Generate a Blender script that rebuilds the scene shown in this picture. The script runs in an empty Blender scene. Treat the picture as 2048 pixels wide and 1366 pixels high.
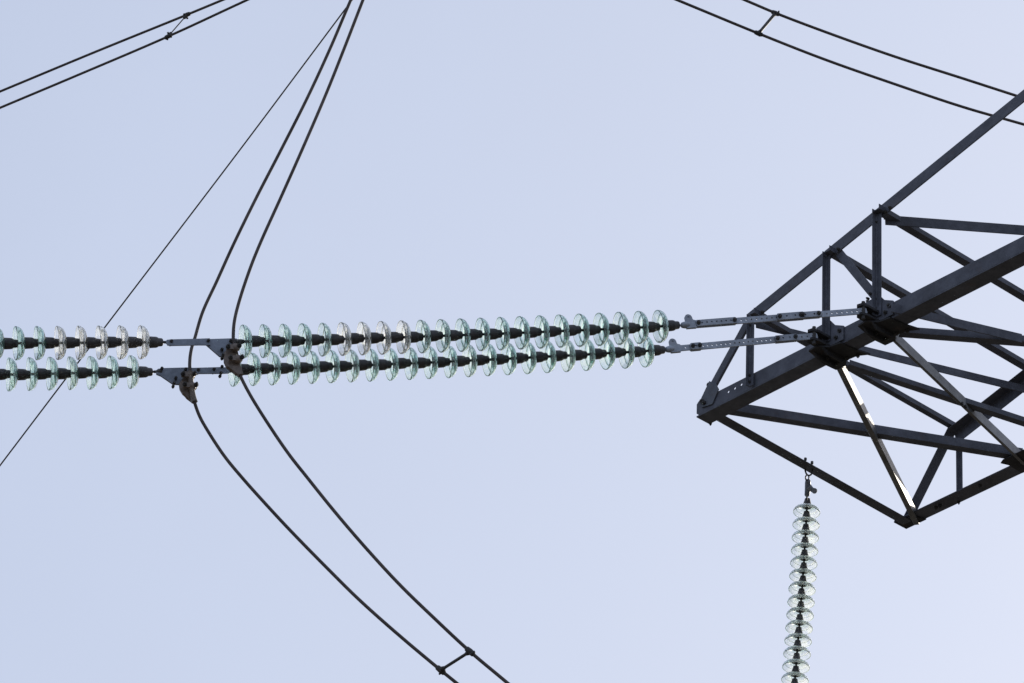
import bpy, bmesh, math, random
from mathutils import Vector as V, Matrix

random.seed(7)
S = bpy.context.scene
COL = S.collection

# ------------------------------------------------------------------ camera
LENS, SENSOR = 200.0, 36.0
PITCH, ROLL = math.radians(32.0), math.radians(2.3)
F = 2048 * LENS / SENSOR
CAM = V((0, 0, 1.7))
FWD = V((0, math.cos(PITCH), math.sin(PITCH)))
_r, _u = V((1, 0, 0)), V((0, -math.sin(PITCH), math.cos(PITCH)))
RGT = _r * math.cos(ROLL) + _u * math.sin(ROLL)
UPV = _u * math.cos(ROLL) - _r * math.sin(ROLL)
cam_data = bpy.data.cameras.new('camera')
cam_data.lens, cam_data.sensor_width = LENS, SENSOR
cam_data.clip_end = 20000
cam = bpy.data.objects.new('camera', cam_data)
COL.objects.link(cam)
cam.matrix_world = Matrix(((RGT.x, UPV.x, -FWD.x, CAM.x), (RGT.y, UPV.y, -FWD.y, CAM.y), (RGT.z, UPV.z, -FWD.z, CAM.z), (0, 0, 0, 1)))
S.camera = cam

# ------------------------------------------------------------------ sky and sun
SUN_AZ, SUN_EL = math.radians(60), math.radians(26)       # azimuth from +X towards +Y
world = bpy.data.worlds.new('World')
S.world = world
world.use_nodes = True
nt = world.node_tree
bg = nt.nodes['Background']
sky = nt.nodes.new('ShaderNodeTexSky')
sky.sky_type = 'NISHITA'
sky.sun_disc = False
sky.sun_elevation = SUN_EL
sky.sun_rotation = math.pi / 2 - SUN_AZ
sky.air_density, sky.dust_density, sky.ozone_density = 1.0, 2.5, 2.0
sky.altitude = 100
# a thin high veil of cloud that pales the blue
tc = nt.nodes.new('ShaderNodeTexCoord')
nz = nt.nodes.new('ShaderNodeTexNoise')
nz.inputs['Scale'].default_value = 11.0
nz.inputs['Detail'].default_value = 4.0
mr = nt.nodes.new('ShaderNodeMapRange')
mr.inputs['From Min'].default_value, mr.inputs['From Max'].default_value = 0.3, 0.7
mr.inputs['To Min'].default_value, mr.inputs['To Max'].default_value = 0.60, 0.70
mx = nt.nodes.new('ShaderNodeMixRGB')
mx.inputs['Color2'].default_value = (6.2, 7.0, 8.95, 1)
nt.links.new(tc.outputs['Generated'], nz.inputs['Vector'])
nt.links.new(nz.outputs['Fac'], mr.inputs['Value'])
nt.links.new(mr.outputs['Result'], mx.inputs['Fac'])
nt.links.new(sky.outputs['Color'], mx.inputs['Color1'])
nt.links.new(mx.outputs['Color'], bg.inputs['Color'])
bg.inputs['Strength'].default_value = 0.1

sun_data = bpy.data.lights.new('sun', 'SUN')
sun_data.energy, sun_data.angle = 4.0, math.radians(0.5)
sun_data.color = (1.0, 0.9, 0.74)
sun = bpy.data.objects.new('sun', sun_data)
COL.objects.link(sun)
SUN = V((math.cos(SUN_EL) * math.cos(SUN_AZ), math.cos(SUN_EL) * math.sin(SUN_AZ), math.sin(SUN_EL)))
sun.rotation_euler = SUN.to_track_quat('Z', 'Y').to_euler()

S.view_settings.view_transform = 'Standard'
S.view_settings.look = 'None'
S.view_settings.exposure = 0.05
S.view_settings.gamma = 1.0
S.cycles.max_bounces = 24
S.cycles.transmission_bounces = 20
S.cycles.transparent_max_bounces = 16
S.cycles.sample_clamp_indirect = 6.0

# ------------------------------------------------------------------ geometry helpers
def ray(x, y):
    return FWD + RGT * ((x - 1024) / F) + UPV * ((683 - y) / F)

def at(x, y, d):                       # a point seen at (x, y), d metres along the view
    return CAM + ray(x, y) * d

def on_level(x, y, z):                 # a point seen at (x, y) on a level plane
    r = ray(x, y)
    return CAM + r * ((z - CAM.z) / r.z)

def on_plane(x, y, p, n):              # a point seen at (x, y) on the plane through p with normal n
    r = ray(x, y)
    return CAM + r * ((p - CAM).dot(n) / r.dot(n))

def finish(bm, name, mat, parent=None, smooth=None):
    bmesh.ops.recalc_face_normals(bm, faces=bm.faces[:])
    if parent is not None:
        bmesh.ops.translate(bm, verts=bm.verts[:], vec=-ORIG[parent.name])
    me = bpy.data.meshes.new(name)
    bm.to_mesh(me)
    bm.free()
    me.materials.append(mat)
    if smooth is not None:
        me.polygons.foreach_set('use_smooth', [True] * len(me.polygons))
        me.set_sharp_from_angle(angle=math.radians(smooth))
    o = bpy.data.objects.new(name, me)
    COL.objects.link(o)
    if parent is not None:
        o.parent = parent
        ORIG[o.name] = ORIG[parent.name]
    return o

ORIG = {}

def thing(name, loc, label, cat, group=None):
    o = bpy.data.objects.new(name, None)
    COL.objects.link(o)
    o.location = loc
    o.empty_display_size = 0.1
    ORIG[o.name] = V(loc)
    o['label'], o['category'] = label, cat
    if group:
        o['group'] = group
    return o

def basis(axis, hint):
    a = axis.normalized()
    u = (hint - a * hint.dot(a)).normalized()
    return a, u, a.cross(u)

def prism(bm, poly, origin, u, v, n, t):
    """closed polygon given as (i, j) along u, v; extruded from 0 to t along n"""
    lo = [bm.verts.new(origin + u * i + v * j) for i, j in poly]
    hi = [bm.verts.new(origin + u * i + v * j + n * t) for i, j in poly]
    k = len(poly)
    bm.faces.new(lo)
    bm.faces.new(hi[::-1])
    for i in range(k):
        bm.faces.new((lo[i], hi[i], hi[(i + 1) % k], lo[(i + 1) % k]))

def angle_iron(bm, a, b, u, v, wu, wv, t=0.010, cut=0.0):
    """rolled L section whose outer corner runs from a to b, legs along u and v"""
    ax = (b - a).normalized()
    u = (u - ax * u.dot(ax)).normalized()
    v = (v - ax * v.dot(ax))
    v = (v - u * v.dot(u)).normalized()
    ri = t * 0.7
    poly = [(0, 0), (wu - t * .4, 0), (wu, t * .4), (wu, t), (t + ri, t), (t, t + ri), (t, wv), (t * .4, wv), (0, wv - t * .4)]
    prism(bm, poly, a, u, v, ax, (b - a).length)

def punched(bm, length, width, t, holes, r, origin, u, v, n):
    """flat bar with round holes along its middle, corners rounded"""
    w = width / 2
    c = w * 0.35
    outer = [(c, -w), (length - c, -w), (length, -w + c), (length, w - c), (length - c, w), (c, w), (0, w - c), (0, -w + c)]
    edges = []
    def loop(pts):
        vs = [bm.verts.new(origin + u * i + v * j) for i, j in pts]
        for i in range(len(vs)):
            edges.append(bm.edges.new((vs[i], vs[(i + 1) % len(vs)])))
    loop(outer)
    for h in holes:
        hx, hy = h if isinstance(h, tuple) else (h, 0.0)
        loop([(hx + r * math.cos(k * math.pi / 5), hy + r * math.sin(k * math.pi / 5)) for k in range(10)])
    res = bmesh.ops.triangle_fill(bm, use_beauty=True, use_dissolve=False, edges=edges)
    faces = [g for g in res['geom'] if isinstance(g, bmesh.types.BMFace)]
    ex = bmesh.ops.extrude_face_region(bm, geom=faces)
    vs = [g for g in ex['geom'] if isinstance(g, bmesh.types.BMVert)]
    bmesh.ops.translate(bm, verts=vs, vec=n * t)

def rod(bm, a, b, r0, r1=None, seg=12, hint=V((0.3, 0.2, 1))):
    r1 = r0 if r1 is None else r1
    ax, u, w = basis(b - a, hint)
    A = [bm.verts.new(a + (u * math.cos(2 * math.pi * k / seg) + w * math.sin(2 * math.pi * k / seg)) * r0) for k in range(seg)]
    B = [bm.verts.new(b + (u * math.cos(2 * math.pi * k / seg) + w * math.sin(2 * math.pi * k / seg)) * r1) for k in range(seg)]
    bm.faces.new(A)
    bm.faces.new(B[::-1])
    for k in range(seg):
        bm.faces.new((A[k], B[k], B[(k + 1) % seg], A[(k + 1) % seg]))

def tube(bm, pts, r, seg=10, radii=None):
    rings = []
    prev = None
    for i, p in enumerate(pts):
        t = (pts[min(i + 1, len(pts) - 1)] - pts[max(i - 1, 0)]).normalized()
        h = prev if prev is not None else (V((0, 0, 1)) if abs(t.z) < .9 else V((1, 0, 0)))
        u = (h - t * h.dot(t)).normalized()
        prev = u
        w = t.cross(u)
        rr = radii[i] if radii else r
        rings.append([bm.verts.new(p + (u * math.cos(2 * math.pi * k / seg) + w * math.sin(2 * math.pi * k / seg)) * rr) for k in range(seg)])
    for a, b in zip(rings, rings[1:]):
        for k in range(seg):
            bm.faces.new((a[k], a[(k + 1) % seg], b[(k + 1) % seg], b[k]))
    bm.faces.new(rings[0][::-1])
    bm.faces.new(rings[-1])

def spline(P, n=8):
    out = []
    for i in range(len(P) - 1):
        p0, p1, p2, p3 = P[max(i - 1, 0)], P[i], P[i + 1], P[min(i + 2, len(P) - 1)]
        # centripetal parameters keep the curve free of wiggles
        t1 = max((p1 - p0).length, 1e-6) ** .5
        t2 = max((p2 - p1).length, 1e-6) ** .5
        t3 = max((p3 - p2).length, 1e-6) ** .5
        m1 = (p2 - p1) if p0 is p1 else ((p1 - p0) / t1 - (p2 - p0) / (t1 + t2) + (p2 - p1) / t2) * t2
        m2 = (p2 - p1) if p3 is p2 else ((p2 - p1) / t2 - (p3 - p1) / (t2 + t3) + (p3 - p2) / t3) * t2
        for k in range(n):
            s = k / n
            out.append(p1 * (2*s**3 - 3*s*s + 1) + m1 * (s**3 - 2*s*s + s) + p2 * (-2*s**3 + 3*s*s) + m2 * (s**3 - s*s))
    out.append(P[-1])
    return out

def lathe(bm, prof, seg=40):
    """closed solid of revolution about local X; prof is (x, r) from axis to axis"""
    rings = []
    for x, r in prof:
        if r < 1e-6:
            rings.append([bm.verts.new((x, 0, 0))])
        else:
            rings.append([bm.verts.new((x, r * math.cos(2 * math.pi * k / seg), r * math.sin(2 * math.pi * k / seg))) for k in range(seg)])
    for a, b in zip(rings, rings[1:]):
        for k in range(seg):
            k2 = (k + 1) % seg
            if len(a) == 1 and len(b) > 1:
                bm.faces.new((a[0], b[k], b[k2]))
            elif len(b) == 1 and len(a) > 1:
                bm.faces.new((a[k], b[0], a[k2]))
            else:
                bm.faces.new((a[k], b[k], b[k2], a[k2]))

def hexbolt(bm, p, n, r=0.017, h=0.016, stick=0.012):
    rod(bm, p - n * 0.004, p + n * h, r, r, seg=6)
    rod(bm, p + n * h * .9, p + n * (h + stick), r * .55, r * .5, seg=8)

# ------------------------------------------------------------------ materials
def metal(name, c1, c2, rough=0.6, metallic=0.0, spec=0.35, rust=0.0, scale=14.0, bump=0.15):
    m = bpy.data.materials.new(name)
    m.use_nodes = True
    t = m.node_tree
    b = t.nodes['Principled BSDF']
    g = t.nodes.new('ShaderNodeNewGeometry')
    n1 = t.nodes.new('ShaderNodeTexNoise')
    n1.inputs['Scale'].default_value = scale
    n1.inputs['Detail'].default_value = 6
    n1.inputs['Roughness'].default_value = .65
    ra = t.nodes.new('ShaderNodeValToRGB')
    ra.color_ramp.elements[0].position, ra.color_ramp.elements[1].position = .32, .7
    ra.color_ramp.elements[0].color = (*c1, 1)
    ra.color_ramp.elements[1].color = (*c2, 1)
    t.links.new(g.outputs['Position'], n1.inputs['Vector'])
    t.links.new(n1.outputs['Fac'], ra.inputs['Fac'])
    last = ra.outputs['Color']
    n3 = t.nodes.new('ShaderNodeTexNoise')
    n3.inputs['Scale'].default_value = 3.2
    n3.inputs['Detail'].default_value = 7
    n3.inputs['Roughness'].default_value = .7
    t.links.new(g.outputs['Position'], n3.inputs['Vector'])
    m3 = t.nodes.new('ShaderNodeMapRange')
    m3.inputs['From Min'].default_value, m3.inputs['From Max'].default_value = .35, .68
    m3.inputs['To Min'].default_value, m3.inputs['To Max'].default_value = .72, 1.28
    t.links.new(n3.outputs['Fac'], m3.inputs['Value'])
    mm = t.nodes.new('ShaderNodeMixRGB')
    mm.blend_type = 'MULTIPLY'
    mm.inputs['Fac'].default_value = 1
    t.links.new(last, mm.inputs['Color1'])
    t.links.new(m3.outputs['Result'], mm.inputs['Color2'])
    last = mm.outputs['Color']
    if rust:
        n2 = t.nodes.new('ShaderNodeTexNoise')
        n2.inputs['Scale'].default_value = 5.0
        n2.inputs['Detail'].default_value = 8
        n2.inputs['Roughness'].default_value = .7
        t.links.new(g.outputs['Position'], n2.inputs['Vector'])
        r2 = t.nodes.new('ShaderNodeValToRGB')
        r2.color_ramp.elements[0].position, r2.color_ramp.elements[1].position = .60 - rust * .12, .72
        r2.color_ramp.elements[0].color = (0, 0, 0, 1)
        r2.color_ramp.elements[1].color = (rust, rust, rust, 1)
        t.links.new(n2.outputs['Fac'], r2.inputs['Fac'])
        mxr = t.nodes.new('ShaderNodeMixRGB')
        mxr.inputs['Color2'].default_value = (.13, .055, .025, 1)
        t.links.new(r2.outputs['Color'], mxr.inputs['Fac'])
        t.links.new(last, mxr.inputs['Color1'])
        last = mxr.outputs['Color']
    t.links.new(last, b.inputs['Base Color'])
    b.inputs['Roughness'].default_value = rough
    b.inputs['Metallic'].default_value = metallic
    b.inputs['Specular IOR Level'].default_value = spec
    bp = t.nodes.new('ShaderNodeBump')
    bp.inputs['Strength'].default_value = bump
    bp.inputs['Distance'].default_value = .003
    t.links.new(n1.outputs['Fac'], bp.inputs['Height'])
    t.links.new(bp.outputs['Normal'], b.inputs['Normal'])
    return m

def glass(name, absorb, density, dust=0.10):
    m = bpy.data.materials.new(name)
    m.use_nodes = True
    t = m.node_tree
    out = t.nodes['Material Output']
    b = t.nodes['Principled BSDF']
    b.inputs['Base Color'].default_value = (1, 1, 1, 1)
    b.inputs['Transmission Weight'].default_value = 1
    b.inputs['Roughness'].default_value = .02
    b.inputs['IOR'].default_value = 1.5
    tr = t.nodes.new('ShaderNodeBsdfTranslucent')
    tr.inputs['Color'].default_value = (.95, .97, .93, 1)
    g = t.nodes.new('ShaderNodeNewGeometry')
    nn = t.nodes.new('ShaderNodeTexNoise')
    nn.inputs['Scale'].default_value = 12
    nn.inputs['Detail'].default_value = 5
    mp = t.nodes.new('ShaderNodeMapRange')
    mp.inputs['From Min'].default_value, mp.inputs['From Max'].default_value = .35, .7
    mp.inputs['To Min'].default_value, mp.inputs['To Max'].default_value = dust * .3, dust * 1.8
    mix = t.nodes.new('ShaderNodeMixShader')
    t.links.new(g.outputs['Position'], nn.inputs['Vector'])
    t.links.new(nn.outputs['Fac'], mp.inputs['Value'])
    t.links.new(mp.outputs['Result'], mix.inputs['Fac'])
    t.links.new(b.outputs['BSDF'], mix.inputs[1])
    t.links.new(tr.outputs['BSDF'], mix.inputs[2])
    t.links.new(mix.outputs['Shader'], out.inputs['Surface'])
    va = t.nodes.new('ShaderNodeVolumeAbsorption')
    va.inputs['Color'].default_value = (*absorb, 1)
    va.inputs['Density'].default_value = density
    t.links.new(va.outputs['Volume'], out.inputs['Volume'])
    return m

M_STEEL = metal('weathered_steel', (.072, .077, .098), (.112, .118, .143), rough=.62, rust=.25, spec=.3)
M_PLATE = metal('dark_plate_steel', (.028, .028, .031), (.05, .05, .054), rough=.7, rust=.3, spec=.2)
M_GUSSET = metal('grey_gusset', (.07, .08, .10), (.11, .12, .14), rough=.6, rust=.2)
M_GALV = metal('galvanised_links', (.25, .28, .33), (.36, .39, .44), rough=.5, metallic=.2, rust=.18, scale=40)
M_YOKE = metal('zinc_yoke', (.17, .195, .24), (.23, .26, .31), rough=.5, metallic=.2, rust=.12, scale=30)
M_BOLT = metal('black_bolt', (.03, .03, .032), (.06, .055, .05), rough=.6, rust=.3)
M_CLAMP = metal('oxidised_bounce_clamp', (.13, .10, .08), (.21, .165, .135), rough=.45, spec=.5, scale=45)  # oxidised metal, browned further in its colour for warm bounce off the ground
M_CAP = metal('iron_cap', (.052, .050, .054), (.088, .082, .080), rough=.5, rust=.3, scale=30)
M_CABLE = metal('aluminium_conductor', (.08, .068, .066), (.115, .098, .094), rough=.75, spec=.15, scale=60)
M_GREEN = glass('green_glass', (.53, .81, .75), 52, dust=.13)
M_MIXED = glass('greyed_glass', (.57, .80, .735), 50, dust=.14)
M_CLEAR = glass('clear_glass', (.76, .76, .71), 26, dust=.17)
M_PALE = glass('pale_glass', (.66, .88, .80), 20, dust=.20)

# ------------------------------------------------------------------ ground, far below the picture
bm = bmesh.new()
R0 = 6000
ring = [bm.verts.new((R0 * math.cos(k * math.pi / 24), R0 * math.sin(k * math.pi / 24), 0)) for k in range(48)]
bm.faces.new(ring)
m_ground = metal('dry_grass', (.075, .068, .057), (.122, .110, .092), rough=.95, scale=.35, spec=.1, bump=.4)
ground = finish(bm, 'ground', m_ground)
ground['kind'] = 'structure'

# ------------------------------------------------------------------ the crossarm: a lattice box seen from below
A1 = at(1672, 689, 47.3)                         # node of the lower string on the outer lower chord
Z0 = A1.z
n_a, n_b = on_level(1412, 821, Z0), on_level(2048, 499, Z0)
D = (n_b - n_a).normalized()                     # along the arm, towards the pylon
W = V((-D.y, D.x, 0))                            # across the arm, away from the viewer
UZ = V((0, 0, 1))
A2 = A1 + D * .565
def near(x, y, off=0.0):                         # on the outer face
    return on_plane(x, y, A1 + W * off, W)
f_ref = on_level(1809, 1057, Z0)
def far(x, y, off=0.0):                          # on the inner face
    return on_plane(x, y, f_ref + W * off, W)
def low(x, y, dz=0.0):
    return on_level(x, y, Z0 + dz)

arm = thing('pylon_crossarm', A1, 'dark lattice steel crossarm of an electricity pylon reaching in from the right edge', 'crossarm')
def member(name, a, b, u, v, wu, wv, t=.010, mat=None):
    bm = bmesh.new()
    angle_iron(bm, a, b, u, v, wu, wv, t)
    return finish(bm, name, mat or M_STEEL, arm)

def bolts(parent, pts, n, r=.016, mat=None):
    for p in pts:
        bm = bmesh.new()
        hexbolt(bm, p, n, r)
        finish(bm, 'bolt', mat or M_BOLT, parent)

# outer lower chord: upright leg punched near the tip, level leg below
N0 = near(1393, 832)
NE = A1 + D * 5.2
bm = bmesh.new()
LEN = (NE - N0).length
holes = []
for hx, hy in ((1456.5, 783.5), (1469.5, 776.5), (1482.5, 769)):
    q = near(hx, hy) - N0
    holes.append((q.dot(D), q.dot(UZ) - .069))
punched(bm, LEN, .138, .008, holes, .0125, N0 + UZ * .069, D, UZ, W)
prism(bm, [(0, 0), (.155, 0), (.155, -.012), (0, -.012)], N0 - UZ * .0015, W, UZ, D, LEN)
chord_near = finish(bm, 'lower_chord', M_STEEL, arm)

# inner lower chord
FN, FE = low(1812, 1056), None
FE = FN + D * 5.0
chord_far = member('lower_chord', FN, FE, -W, UZ, .15, .12, .012)

# outer upper chord
U1c, U2c, U3c = near(1503, 632), near(1655, 508), near(1757, 425)
UT = near(2048, 190)
ud = (UT - U1c).normalized()
uo = (UZ - ud * UZ.dot(ud)).normalized()
UA = U1c + uo * .055 - ud * .05
UB = UT + uo * .055 + ud * 2.2
upper_near = member('upper_chord', UA, UB, -uo, W, .115, .10)
tipbar_a, tipbar_b = near(1399, 806, -.004), near(1490, 640, -.004)
tb = member('upper_chord', tipbar_a - ud * .0, tipbar_b, D, W, .078, .075)

# inner upper chord
V0, V1 = far(1830, 1030, -.02), far(1915, 864, -.02)
VT = far(2048, 760, -.02)
vd = (VT - V1).normalized()
vo = (UZ - vd * UZ.dot(vd)).normalized()
member('upper_chord', V1 - vd * .03, VT + vd * 2.5, -vo, -W, .12, .11)
member('upper_chord', V0 - (V1 - V0).normalized() * .08, V1 + vo * .02, -D, -W, .115, .10)

# posts of the outer face; the L shows its notched top above the chord
def post(x_tip, y_tip, y_foot, w):
    """x_tip, y_tip: the forward corner of the post's cut top; the L opens towards the viewer"""
    p = near(x_tip, y_tip, -.018 - w) + W * w
    foot = near(x_tip, y_foot, -.018)
    return member('post', V((p.x, p.y, foot.z)), p, D, -W, w * 1.02, w, .009)
arm_post_c = post(1492.5, 629, 778, .051)
arm_post = post(1644, 503, 690, .052)
arm_post_b = post(1743.5, 418, 640, .059)
# far post
pb = far(1922, 985, .012)
pt = far(1921, 862, .012)
pf = member('post', V((pt.x, pt.y, Z0 + .02)) - D * .022, pt - D * .022, D, -W, .045, .04, .006)
bolts(chord_far, [V((pt.x, pt.y, Z0 - .001)) - W * .03], -UZ, .013)

# face diagonal U2 - A2
dg = member('brace', near(1672, 512, .014), near(1747, 603, .014), V((D.x, D.y, .6)), W, .075, .06, .008)
bolts(dg, [near(1737, 598, .014), near(1737, 604, .014), near(1742, 588, .014)], -W, .013)

# bars of the roof of the arm: struts across (U-V) and slanting ties
def bar(name, a, b, u, v, wu, wv, t=.008, mat=None):
    return member(name, a, b, u, v, wu, wv, t, mat)
s1b = far(1914, 846, -.05)
for (sx, sy, w1, w2) in ((1509, 615, .075, .06), (1660, 490, .07, .08), (1759, 407, .07, .08)):
    s1a = near(sx, sy, -.075)
    run_v = s1b - near(1509, 615, -.075)
    bar('strut', s1a - UZ * .05, s1a - UZ * .05 + run_v * (1 if sx < 1600 else 1.07), UZ, -D, .05, w2)
bar('tie', near(1512, 640, .085), far(2052, 771, -.03), -UZ, W, .075, .06)
bar('tie', near(1770, 430, .085), near(1770, 430, .085) + (far(2052, 771, -.03) - near(1512, 640, .085)) + D * .95, -UZ, W, .095, .06)
bar('tie', low(1783, 606, .06), low(2044, 668, .06), -UZ, W, .085, .06)

# bars of the floor of the arm
bar('brace', low(1450, 818, .02), low(2046, 913, .02), (low(2046, 913) - low(1450, 818)).cross(UZ) * -1, UZ, .085, .085, .009)
bar('brace', low(1700, 729, .018), low(2200, 893, .018), (low(2200, 893) - low(1700, 729)).cross(UZ) * -1, UZ, .075, .05)
bar('brace', low(1800, 664, .018), low(2330, 704, .018), (low(2330, 704) - low(1800, 664)).cross(UZ) * -1, UZ, .085, .06)
tip = bar('tip_beam', low(1424, 836, -.016), low(1806, 1050, -.016), D, UZ, .10, .07)
M_BARE = metal('bare_zinc', (.13, .13, .135), (.20, .20, .195), rough=.43, metallic=.85, rust=.08, bump=.015)
def floor_strut(x0, y0, x1, y1, z, foot, up, mat):
    a, b = low(x0, y0, z), low(x1, y1, z)
    return bar('strut', a, b, UZ, (b - a).cross(UZ) * -1, up, foot, .008, mat)
st1 = floor_strut(1684, 736, 1839, 1049, -.030, .05, .09, M_BARE)
st2 = floor_strut(1790, 680, 2052, 929, -.030, .03, .095, M_BARE)
bolts(st2, [low(1924, 806, -.02), low(1931, 812, -.02)], -UZ, .014)

# bolt heads where the members meet
for (ux, uy) in ((1516, 633), (1526, 625), (1669, 507), (1678, 499), (1772, 424), (1781, 416)):
    bolts(upper_near, [near(ux, uy, -.001)], -W, .015)
bolts(chord_far, [low(1880, 1010, -.001), low(1960, 970, -.001), low(1872, 1014, -.001)], -UZ, .016)

bolts(arm_post, [near(x, y, -.019) for x, y in ((1650, 655), (1650, 672), (1650, 528))], -W, .015)
bolts(arm_post_b, [near(x, y, -.019) for x, y in ((1753, 600), (1753, 618), (1754, 446))], -W, .015)
bolts(arm_post_c, [near(x, y, -.019) for x, y in ((1501, 765), (1501, 752), (1502, 652))], -W, .014)

# tip plates and corner gussets
bm = bmesh.new()
e0 = near(1410, 812, -.014)
poly = [on_plane(x, y, e0, W) - e0 for x, y in ((1403, 815), (1401, 799), (1418.5, 762), (1431, 767), (1437, 778), (1424, 808))]
prism(bm, [(q.dot(D), q.dot(UZ)) for q in poly], e0, D, UZ, W, .009)
tipg = finish(bm, 'gusset_plate', M_GUSSET, arm)
bolts(tipg, [near(1405, 803, -.014), near(1409, 806, -.014)], -W, .02)
bolts(tb, [near(1419, 768, .035) - D * .002], -D, .017)
bolts(chord_near, [low(1421, 845, -.012)], -UZ, .014)
bm = bmesh.new()
g0 = low(1812, 1058, -.014)
prism(bm, [(0, .003), (.24, .003), (.2, -.12), (.045, -.13), (0, -.155)], g0, D, W, UZ, .010)
finish(bm, 'gusset_plate', M_PLATE, arm)
bm = bmesh.new()
g1 = low(2040, 948, -.014)
prism(bm, [(.02, .003), (.35, .003), (.35, -.27), (.05, -.27), (0, -.245), (.03, -.17)], g1, D, W, UZ, .010)
finish(bm, 'gusset_plate', M_PLATE, arm)

# the two attachment brackets under the outer chord
def bracket(A):
    bm = bmesh.new()
    prism(bm, [(-.20, -.12), (-.10, -.13), (-.03, -.05), (.08, -.03), (.10, .14), (.135, .27), (.04, .21), (-.07, .20), (-.13, .255), (-.24, .25), (-.25, .12)], A - UZ * .036, D, W, UZ, .016)
    br = finish(bm, 'attachment_bracket', M_PLATE, arm)
    for i0 in (-.175, -.075):                    # stiffening ribs under the plate
        bm = bmesh.new()
        prism(bm, [(-.10, 0), (.17, 0), (.15, -.045), (-.04, -.05)], A + D * i0 - UZ * .0365, W, UZ, D, .014)
        finish(bm, 'rib', M_PLATE, br)
    for z in (.070, -.016):
        bm = bmesh.new()
        prism(bm, [(-.135, -.20), (-.11, -.225), (-.065, -.215), (-.045, -.16), (-.045, -.0016), (-.135, -.0016)], A + UZ * z, D, W, UZ, .022)
        finish(bm, 'lug_plate', M_PLATE, br)
    bm = bmesh.new()
    rod(bm, A - D * .075 - W * .185 - UZ * .05, A - D * .075 - W * .185 + UZ * .12, .016)
    finish(bm, 'pin', M_BOLT, br)
    bm = bmesh.new()
    prism(bm, [(-.215, .002), (.10, .002), (.10, .135), (.0, .185), (-.06, .26), (-.215, .25)], A - W * .016, D, UZ, W, .0145)
    gp = finish(bm, 'gusset_plate', M_STEEL, arm)
    bolts(gp, [A + D * i + UZ * j - W * .016 for i, j in ((-.185, .16), (-.185, .06), (.02, .05), (.06, .10))], -W, .019)
    bolts(br, [A + D * i + W * j - UZ * .036 for i, j in ((-.15, .05), (-.15, .17), (-.03, .17), (.06, .2))], -UZ, .018)
bracket(A1)
bracket(A2)

# ------------------------------------------------------------------ insulator strings
def du(x):                                       # distance of the upper string along the picture
    return 44.8 + (.20 * x + 6.07e-5 * x * x) / 245.0
def dl(x):
    return du(x) + .47

K = .136 / .14
shell_prof = [(.074, 0), (.074, .044), (.071, .053), (.066, .074), (.059, .096), (.048, .115), (.034, .1285), (.020, .136), (.009, .1395), (.001, .1400), (-.003, .1390), (-.0048, .137), (-.004, .1345), (-.001, .1330),
              (.008, .1330), (.021, .1285), (.034, .1195), (.041, .112), (.034, .1105), (.032, .108), (.034, .1055), (.046, .103), (.051, .092), (.053, .078),
              (.050, .066), (.046, .056), (.047, .046), (.052, .030), (.056, 0)]
cap_prof = [(.058, 0), (.058, .0455), (.066, .0475), (.090, .0465), (.128, .0445), (.140, .040), (.147, .0345), (.172, .0325), (.180, .028), (.184, .018), (.180, .012), (.176, 0)]
pin_prof = [(.002, 0), (.002, .016), (.010, .017), (.016, .011), (.058, .011), (.062, .020), (.070, .020), (.070, 0)]

def lathe_mesh(name, prof, k, mat, seg=40, sharp=40):
    bm = bmesh.new()
    lathe(bm, [(x * k[0], r * k[1]) for x, r in prof], seg)
    bmesh.ops.recalc_face_normals(bm, faces=bm.faces[:])
    me = bpy.data.meshes.new(name)
    bm.to_mesh(me)
    bm.free()
    me.materials.append(mat)
    me.polygons.foreach_set('use_smooth', [True] * len(me.polygons))
    me.set_sharp_from_angle(angle=math.radians(sharp))
    return me

SHELL = {}
for nm, mt in (('green', M_GREEN), ('mixed', M_MIXED), ('clear', M_CLEAR)):
    SHELL[nm] = lathe_mesh('glass_disc', shell_prof, (1, K), mt, 48, 50)
CAP = lathe_mesh('metal_cap', cap_prof, (1, 1), M_CAP, 28)
PIN = lathe_mesh('pin', pin_prof, (1, 1), M_BOLT, 14)
SHELL['pale'] = lathe_mesh('glass_disc', shell_prof, (.80, .84), M_PALE, 48, 50)
CAP_S = lathe_mesh('metal_cap', [(.058, 0), (.058, .040), (.070, .040), (.098, .032), (.122, .026), (.136, .024), (.139, 0)], (.97, 1), M_CAP, 24)
PIN_S = lathe_mesh('pin', pin_prof, (.8, .8), M_BOLT, 12)

def insulators(label, pts, kinds, group, cap, pin):
    root = thing('insulator_string', pts[0], label, 'insulator', group)
    n = len(pts)
    for i, p in enumerate(pts):
        a = pts[max(i - 1, 0)]
        b = pts[min(i + 1, n - 1)]
        ax = (a - b).normalized()
        ax = (ax + V((random.uniform(-1, 1), random.uniform(-1, 1), random.uniform(-1, 1))) * .026).normalized()
        q = ax.to_track_quat('X', 'Z')
        m = Matrix.Translation(p - pts[0]) @ q.to_matrix().to_4x4() @ Matrix.Rotation(random.uniform(0, 6.28), 4, 'X')
        o = bpy.data.objects.new('glass_disc', SHELL[kinds(i)])
        COL.objects.link(o)
        o.parent = root
        o.matrix_local = m
        for nm, me in (('metal_cap', cap), ('pin', pin)):
            c = bpy.data.objects.new(nm, me)
            COL.objects.link(c)
            c.parent = o
    return root

def run(x0, y0, x1, y1, n, sag, dep, extra=0):
    out = []
    for i in range(n + extra):
        s = i / (n - 1)
        x = x0 + (x1 - x0) * s
        y = y0 + (y1 - y0) * s + sag * 4 * s * (1 - s)
        out.append(at(x, y, dep(x)))
    return out

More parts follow.
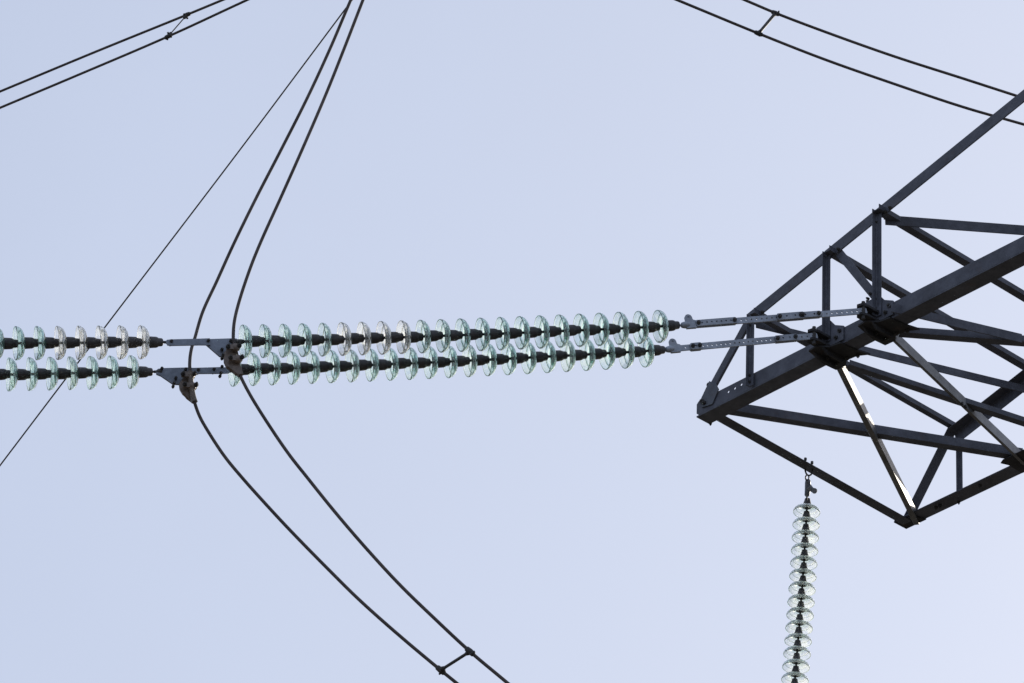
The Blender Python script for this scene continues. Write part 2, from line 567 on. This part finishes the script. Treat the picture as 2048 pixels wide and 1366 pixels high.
GS = 'strings of glass disc insulators'
up_pts = run(1316.5, 653.0, 485.4, 683.2, 22, 3.0, du)
lo_pts = run(1288.0, 702.2, 464.2, 740.0, 22, 3.0, dl)
ul_pts = run(280.3, 684.6, 31.3, 686.6, 7, 0.0, du, 9)
ll_pts = run(260.0, 744.2, 17.0, 749.0, 7, 0.0, dl, 9)
insulators('upper of the two long green glass disc strings linked to the steel crossarm', up_pts, lambda i: 'mixed' if i in (0, 2, 11, 12, 17) else 'clear' if i in (13, 14, 15, 16) else 'green', GS, CAP, PIN)
insulators('lower of the two long green glass disc strings linked to the steel crossarm', lo_pts, lambda i: 'mixed' if i in (1, 4, 9, 15) else 'green', GS, CAP, PIN)
insulators('upper short string at the left edge, its discs turning clear and greyish near the yoke', ul_pts, lambda i: 'clear' if i < 5 else 'green', GS, CAP, PIN)
insulators('lower short string at the left edge, all green discs, crossed by the thin wire', ll_pts, lambda i: 'mixed' if i in (0, 3) else 'green', GS, CAP, PIN)

# the hanging string under the tip beam
hang_top = low(1617, 943, 0)
hd = (hang_top - CAM).dot(FWD)
hp = []
for i in range(19):
    y = 1025 + 25.85 * i
    x = 1613.3 - 23.5 * ((y - 1025) / 337.0) ** 1.18
    hp.append(at(x, y, hd + .02 - .0585 * i))
insulators('upright string of pale glass discs hanging below the crossarm tip', hp, lambda i: 'pale', GS, CAP_S, PIN_S)

# ------------------------------------------------------------------ adjustable link straps between strings and crossarm
def frame_on(p, q):
    T = (q - p).normalized()
    N = V((T.y, -T.x, 0)).normalized()
    if N.dot(CAM - p) < 0:
        N = -N
    H = T.cross(N)
    if H.z < 0:
        H = -H
    return T, H, N

def link(label, a, b, plan):
    T, H, N = frame_on(a, b)
    L = (b - a).length
    root = thing('link_strap', a, label, 'link', 'punched links between strings and crossarm')
    bm = bmesh.new()                             # socket, body and eye lug
    tube(bm, [a - T * .045, a - T * .012, a - T * .006, a + T * .012, a + T * .035, a + T * .06], .02, 14, [.010, .010, .022, .027, .030, .022])
    sk = finish(bm, 'socket', M_GALV, root, 40)
    bm = bmesh.new()
    prism(bm, [(.03, -.036), (.115, -.036), (.125, -.02), (.125, .030), (.100, .040), (.098, .062), (.038, .062), (.036, .034), (.03, .02)], a - N * .012, T, H, N, .024)
    lug = finish(bm, 'lug_plate', M_GALV, root)
    bm = bmesh.new()
    c = a + T * .068 + H * .062
    seg = 20
    fr = [[], [], [], []]
    for k in range(seg):
        w = 2 * math.pi * k / seg
        for j, (r, z) in enumerate(((.031, .0105), (.031, -.0105), (.011, -.0105), (.011, .0105))):
            fr[j].append(bm.verts.new(c + (T * math.cos(w) + H * math.sin(w)) * r + N * z))
    for k in range(seg):
        for j in range(4):
            bm.faces.new((fr[j][k], fr[j][(k + 1) % seg], fr[(j + 1) % 4][(k + 1) % seg], fr[(j + 1) % 4][k]))
    finish(bm, 'eye', M_GALV, lug, 40)
    for s0, s1, kind, w, pitch in plan:
        n = int((s1 - s0 - .03) / pitch)
        hs = [(s1 - s0) / 2 + (i - (n - 1) / 2) * pitch for i in range(n)]
        offs = (-.006,) if kind == 'inner' else (.0085, -.0205)
        bm = bmesh.new()
        for o in offs:
            punched(bm, s1 - s0, w, .012, hs, .0082, a + T * s0 + N * o, T, H, N)
        pl = finish(bm, 'strap', M_GALV, root)
        for s in (s0 + .022, s1 - .022):
            if kind != 'inner':
                bm = bmesh.new()
                hexbolt(bm, a + T * s + N * .0205, N, .019, .014, .008)
                hexbolt(bm, a + T * s - N * .0205, -N, .017, .014, .016)
                finish(bm, 'bolt', M_BOLT, pl)

la, lb = at(1364.5, 650.5, du(1364)), A2 - D * .075 - W * .185 + UZ * .03
Lu = (lb - la).length
link('upper link strap of punched bars between long string and crossarm', la, lb,
     [(.115, .475, 'outer', .056, .042), (.435, .87, 'inner', .056, .045), (.83, 1.075, 'outer', .060, .075), (1.035, 1.23, 'inner', .056, .05), (1.02, 1.22, 'outer', .052, .08), (1.19, Lu + .03, 'inner', .056, .045)])
la, lb = at(1333.5, 699.0, dl(1333)), A1 - D * .075 - W * .185 + UZ * .03
Ll = (lb - la).length
link('lower link strap of punched bars with many adjusting holes', la, lb,
     [(.115, .27, 'inner', .052, .05), (.205, .31, 'outer', .060, .06), (.235, 1.02, 'inner', .060, .0405), (.965, 1.17, 'outer', .056, .06), (1.12, Ll + .03, 'inner', .056, .05)])

# ------------------------------------------------------------------ conductors
def px_path(P, dep):
    return [at(x, y, dep(x, y)) for x, y in P]

def extend(P, before, after):
    (x0, y0), (x1, y1) = P[0], P[1]
    (xa, ya), (xb, yb) = P[-2], P[-1]
    l0, l1 = math.hypot(x1 - x0, y1 - y0), math.hypot(xb - xa, yb - ya)
    return [(x0 - (x1 - x0) / l0 * before, y0 - (y1 - y0) / l0 * before)] + P + [(xb + (xb - xa) / l1 * after, yb + (yb - ya) / l1 * after)]

def cable(name, pts, r, label, cat, group, parent=None):
    bm = bmesh.new()
    tube(bm, spline(pts, 8), r, 12)
    o = finish(bm, name, M_CABLE, None, 60)
    o['label'], o['category'] = label, cat
    if group:
        o['group'] = group
    return o

A_px = [(701.5, 0), (659, 100), (613.6, 198), (562, 300), (511.4, 398), (466.5, 490), (433.6, 562.6), (405, 625), (389, 678.5), (384.4, 692), (380.9, 709), (379.4, 728), (380, 744), (382, 765), (385, 785), (389, 804),
        (399, 832), (414.5, 860), (449, 912.5), (484.8, 956), (529.5, 1006), (579.7, 1060), (658, 1140), (720, 1201), (801, 1273), (881, 1340), (913, 1366)]
B_px = [(726, 0), (687.3, 100), (651.6, 189.3), (604, 300), (564, 390), (519, 490), (498.3, 542.5), (476.5, 609.5), (468.5, 645), (466.5, 676), (468, 703), (472, 727), (480.5, 751),
        (501, 791), (544.6, 860.4), (580.4, 912), (610, 949.5), (671.6, 1026), (734, 1098.5), (801, 1171), (868, 1236), (940, 1303), (1015, 1366)]
def depA(x, y):
    k = (730 - y)
    return dl(380) - .06 + (k * .0030 if k > 0 else k * .0022)
def depB(x, y):
    k = (700 - y)
    return du(467) - .06 + (k * .0030 if k > 0 else k * .0022)
pA = px_path(extend(A_px, 1800, 1500), depA)
pB = px_path(extend(B_px, 1800, 1500), depB)
GC = 'twin conductors held by the yokes'
cable('conductor', pA, .0137, 'left cable of the long bent pair, clamped under the lower yoke plate', 'cable', GC)
cable('conductor', pB, .0137, 'right cable of the long bent pair, clamped under the upper yoke plate', 'cable', GC)

TLu = [(445, 0), (375, 29), (195, 102), (0, 183)]
TLl = [(494, 0), (336, 73), (156, 150), (0, 215.6)]
TRu = [(1489.5, 0), (1551, 26), (1645.6, 62), (1786, 112), (1926, 157), (2031, 191)]
TRl = [(1354.5, 0), (1516, 66.6), (1645.6, 117.5), (1786, 167), (1926, 214), (2048, 249)]
GL, GR = 'twin conductors at the upper left', 'twin conductors at the upper right'
tl = lambda x, y: 61.0 - .004 * (x - 200)
tr = lambda x, y: 57.0 + .001 * (x - 1700)
cable('conductor', px_path(extend(TLu, 2200, 2200), tl), .0137, 'upper cable of the pair crossing the top left corner', 'cable', GL)
cable('conductor', px_path(extend(TLl, 2200, 2200), lambda x, y: tl(x, y) - .3), .0137, 'lower cable of the pair crossing the top left corner', 'cable', GL)
cable('conductor', px_path(extend(TRu, 2200, 2200), tr), .0144, 'upper cable of the pair running behind the crossarm at top right', 'cable', GR)
cable('conductor', px_path(extend(TRl, 2200, 2200), lambda x, y: tr(x, y) - .3), .0144, 'lower cable of the pair running behind the crossarm at top right', 'cable', GR)
EW = extend([(690, 19), (480, 299.5), (212, 651.5), (0, 931)], 1800, 1800)
bm = bmesh.new()
tube(bm, spline([at(x, y, 63) for x, y in EW], 6), .0085, 8)
o = finish(bm, 'ground_wire', M_BOLT, None, 60)
o['label'], o['category'] = 'single thin dark wire slanting behind the insulators on the left', 'wire'

# ------------------------------------------------------------------ spacers of the twin conductors
def spacer(a, da, b, db, label, rbar, lug=.030):
    root = thing('conductor_spacer', a, label, 'spacer', 'spacers between twin conductors')
    x = (b - a).normalized()
    bm = bmesh.new()
    tube(bm, [a + x * .03, a + (b - a) * .15, a + (b - a) * .5, b - (b - a) * .15, b - x * .03], rbar, 10, [rbar * 1.25, rbar, rbar, rbar, rbar * 1.25])
    finish(bm, 'bar', M_BOLT, root, 50)
    for p, t, s in ((a, da, 1), (b, db, -1)):
        t = t.normalized()
        bm = bmesh.new()
        tube(bm, [p - t * .042, p - t * .036, p, p + t * .036, p + t * .042], .02, 12, [.016, .0215, .025, .0215, .016])
        tube(bm, [p - x * s * .012, p + x * s * .02, p + x * s * .055], .02, 10, [.022, .024, .016])
        cl = finish(bm, 'clamp', M_BOLT, root, 45)
        bm = bmesh.new()
        n = t.cross(x).normalized()
        rod(bm, p + x * s * .024 - n * .036, p + x * s * .024 + n * .036, .011, seg=6)
        rod(bm, p - x * s * .010 + t * .02 - n * .03, p - x * s * .03 + t * .022 + n * .01, .009, seg=6)
        finish(bm, 'bolt', M_BOLT, cl)

a, b = at(374, 29.4, tl(374, 29)), at(336.5, 72.8, tl(336, 73) - .3)
spacer(a, at(195, 102, tl(195, 102)) - a, b, at(156, 150, tl(156, 150) - .3) - b, 'thin spacer rod joining the top left cable pair', .0065)
a, b = at(1551, 26.3, tr(1551, 26)), at(1517, 67, tr(1516, 66) - .3)
spacer(a, at(1645.6, 62, tr(1645, 62)) - a, b, at(1645.6, 117.5, tr(1645, 62) - .3) - b, 'stout spacer bar joining the top right cable pair', .0165)
a, b = at(940, 1303, depB(940, 1303)), at(881.5, 1340.3, depA(881, 1340))
spacer(a, at(1015, 1366, depB(1015, 1366)) - a, b, at(913, 1366, depA(913, 1366)) - b, 'stout spacer bar joining the bent cable pair at the bottom', .0125)

# ------------------------------------------------------------------ yokes and suspension clamps
def yoke_frame(p, q):
    T, H, N = frame_on(p, q)
    return p, T, H, N

def poly_plate(bm, px, fr, n0, t):
    p, T, H, N = fr
    o = p + N * n0
    pts = [on_plane(x, y, o, N) - o for x, y in px]
    prism(bm, [(v.dot(T), v.dot(H)) for v in pts], o, T, H, -N, t)

def yoke(label, fr, plate, bar, bolts_px, sock_l, sock_r):
    p, T, H, N = fr
    root = thing('yoke_plate', p, label, 'yoke', 'yoke plates between the strings')
    bm = bmesh.new()
    poly_plate(bm, plate, fr, .010, .016)
    pl = finish(bm, 'plate', M_YOKE, root)
    bm = bmesh.new()
    poly_plate(bm, bar, fr, .022, .0105)
    poly_plate(bm, bar, fr, -.0075, .0105)
    finish(bm, 'link_bar', M_YOKE, root)
    for x, y in bolts_px:
        q = on_plane(x, y, p + N * .022, N)
        bm = bmesh.new()
        hexbolt(bm, q, N, .014, .014, .01)
        hexbolt(bm, q - N * .042, -N, .014, .012, .014)
        finish(bm, 'bolt', M_BOLT, pl)
    for (xa, ya, xb, yb, ra, rb) in (sock_l, sock_r):
        a, b = on_plane(xa, ya, p, N), on_plane(xb, yb, p, N)
        bm = bmesh.new()
        x = b - a
        tube(bm, [a, a + x * .1, a + x * .3, a + x * .8, a + x * .95, b], .02, 14, [ra * .6, ra, ra * 1.05, rb, rb, rb * .5])
        finish(bm, 'socket', M_CAP, root, 45)

fu = yoke_frame(at(455, 684, du(455)), at(330, 684.3, du(330)))
fl = yoke_frame(at(380, 743, dl(380)), at(315, 743.8, dl(315)))
yoke('upper triangular yoke plate with its link bar on the left', fu,
     [(415, 678), (465, 676.5), (473.5, 677), (475.5, 684), (472, 697), (449, 714), (439.5, 712.7), (413, 689.7)],
     [(331, 682.5), (334, 679.5), (342, 678.6), (398, 677.2), (420, 676.4), (421, 690), (400, 689.8), (342, 691), (335, 690)],
     [(342.8, 682.8), (416.4, 682), (443.9, 699.5), (446, 711), (461.5, 682)],
     (326, 684.3, 343, 684.5, .011, .021), (487, 683.2, 468, 684.5, .020, .024))
yoke('lower triangular yoke plate with its link bar on the right', fl,
     [(312, 741), (316, 737.5), (326, 736), (377, 734.7), (388, 735.8), (387, 748), (368, 757.6), (359, 768.7), (346, 768), (322, 751.5), (313, 748)],
     [(384, 735.6), (441.7, 734), (458, 735), (461, 740), (458, 746), (441.7, 746.8), (384, 747.3)],
     [(323.6, 737.5), (371.4, 739), (351.6, 756.7), (348, 767.3), (443.9, 734), (441.7, 746.6), (396.7, 740), (428, 739)],
     (306, 743.6, 324, 743, .011, .020), (467.5, 740, 447, 741.5, .019, .022))

def tube_along(bm, pts, r0, r1):
    n = len(pts)
    tube(bm, pts, r0, 12, [r0 + (r1 - r0) * math.sin(math.pi * i / (n - 1)) for i in range(n)])

def clamp(label, fr, body, pathpts, straps):
    p, T, H, N = fr
    root = thing('suspension_clamp', p, label, 'clamp', 'suspension clamps under the yokes')
    bm = bmesh.new()                             # cast keel below the cable
    poly_plate(bm, body, fr, .042, .040)
    bmesh.ops.bevel(bm, geom=bm.edges[:], offset=.009, segments=3, affect='EDGES', profile=.5)
    keel = finish(bm, 'keel', M_CLAMP, root, 50)
    n = len(pathpts)
    bm = bmesh.new()                             # trough round the cable, flared at its mouths
    rad = [.0215 + .005 * abs(2 * i / (n - 1) - 1) ** 3 for i in range(n)]
    tube(bm, pathpts, .02, 14, rad)
    finish(bm, 'trough', M_CLAMP, root, 50)
    for (xa, ya, xb, yb) in straps:
        a = on_plane(xa, ya, p + N * .02, N)
        b = on_plane(xb, yb, p + N * .02, N)
        t = (b - a).normalized()
        k = N.cross(t)
        w = (b - a).length
        bm = bmesh.new()                         # saddle pressed on the cable
        c = b - t * .03 + N * .047
        tube(bm, [c - k * .030, c - k * .024, c, c + k * .024, c + k * .030], .02, 12, [.020, .029, .034, .029, .020])
        prism(bm, [(-.075, -.019), (.0, -.022), (.028, -.016), (.028, .016), (.0, .022), (-.075, .019)], c + N * .004, t, k, N, .020)
        sd = finish(bm, 'keeper', M_CLAMP, root, 45)
        for q in (c - t * .062, c + t * .030):
            bm = bmesh.new()
            rod(bm, q + N * .022, q + N * .030, .019, seg=14)
            rod(bm, q + N * .030, q + N * .046, .0155, seg=6)
            rod(bm, q + N * .044, q + N * .064, .0085, seg=8)
            finish(bm, 'nut', M_BOLT, sd)
        bm = bmesh.new()                         # shank of the U bolt showing behind the keel
        tube(bm, spline([c + t * .030 + N * .03, c + t * .034 - N * .03, c + t * .018 - N * .055, c - t * .045 - N * .055, c - t * .062 - N * .03], 4), .009, 8)
        finish(bm, 'u_bolt', M_GALV, root, 50)

sA = spline(pA, 8)
def cut(pts, fr, y0, y1):
    out = []
    for q in pts:
        v = q - CAM
        y = 683 - F * v.dot(UPV) / v.dot(FWD)
        if y0 <= y <= y1:
            out.append(q)
    return out
clamp('brown bolted clamp gripping the left cable under the lower yoke', fl,
      [(368, 742), (385.5, 742), (387, 762), (389.5, 780), (393, 799), (390, 804), (385, 803), (376, 792), (366, 786), (360, 776), (358.5, 765), (368, 757)],
      cut(sA, fl, 742, 806), [(362, 757.5, 386, 757), (364, 778, 389.5, 779)])
clamp('brown bolted clamp gripping the right cable under the upper yoke', fu,
      [(459, 691), (470, 687.5), (472, 699.5), (477, 703), (477, 713), (481, 725), (482, 737), (487, 744.5), (479, 748.5), (471, 747), (465, 737), (454, 733.6), (448.5, 721.5), (448, 705)],
      cut(spline(pB, 8), fu, 690, 752), [(452, 703, 475.5, 701), (455, 725, 480.5, 724)])

# ------------------------------------------------------------------ fitting that carries the hanging string
hk = thing('hanger_fitting', hang_top, 'small hook, clevis and lug fitting hung from the crossarm tip beam', 'fitting')
bd = (low(1803, 1052) - low(1408, 836)).normalized()
def hq(x, y, off=0.0):
    return at(x, y, hd + off)
bm = bmesh.new()
u1, u2 = hq(1610.8, 917, .01), hq(1624, 924, .01)
pts = [u1, hq(1611, 932, -.03), hq(1610.5, 941, -.075), hq(1613.5, 948.5, -.085), hq(1617.5, 951, -.085), hq(1622, 949, -.085), hq(1624.5, 943, -.075), hq(1624.2, 935, -.03), u2]
tube(bm, spline(pts, 5), .0075, 8)
finish(bm, 'u_bolt', M_BOLT, hk, 50)
bm = bmesh.new()
for q in (u1, u2):
    rod(bm, q + UZ * .004, q - UZ * .018, .0135, seg=6)
finish(bm, 'nut', M_BOLT, hk)
bm = bmesh.new()
pts = [hq(1614.5 + 3.4 * math.cos(k * math.pi / 8), 955.5 + 5.5 * math.sin(k * math.pi / 8), -.085 + .01 * math.cos(k * math.pi / 8)) for k in range(17)]
tube(bm, pts, .0065, 8)
finish(bm, 'ring', M_CAP, hk, 50)
bm = bmesh.new()
tube(bm, [hq(1616, 958, -.07), hq(1616, 961, -.07), hq(1615.5, 966, -.06), hq(1615, 980, -.05), hq(1614, 991, -.04), hq(1613.9, 993.5, -.04)], .02, 12, [.012, .023, .025, .024, .022, .012])
bd_o = finish(bm, 'clevis', M_YOKE, hk, 45)
bm = bmesh.new()
tube(bm, [hq(1617, 973, -.07), hq(1623, 978.5, -.07), hq(1628.5, 982, -.07)], .02, 12, [.028, .022, .019])
rod(bm, hq(1629, 981.5, -.10), hq(1629, 982, -.045), .024, seg=16)
finish(bm, 'lug', M_GALV, bd_o, 45)
bm = bmesh.new()
tube(bm, [hq(1613.9, 992, -.03), hq(1613.7, 1000, -.02)], .0075, 8)
finish(bm, 'pin', M_BOLT, hk)
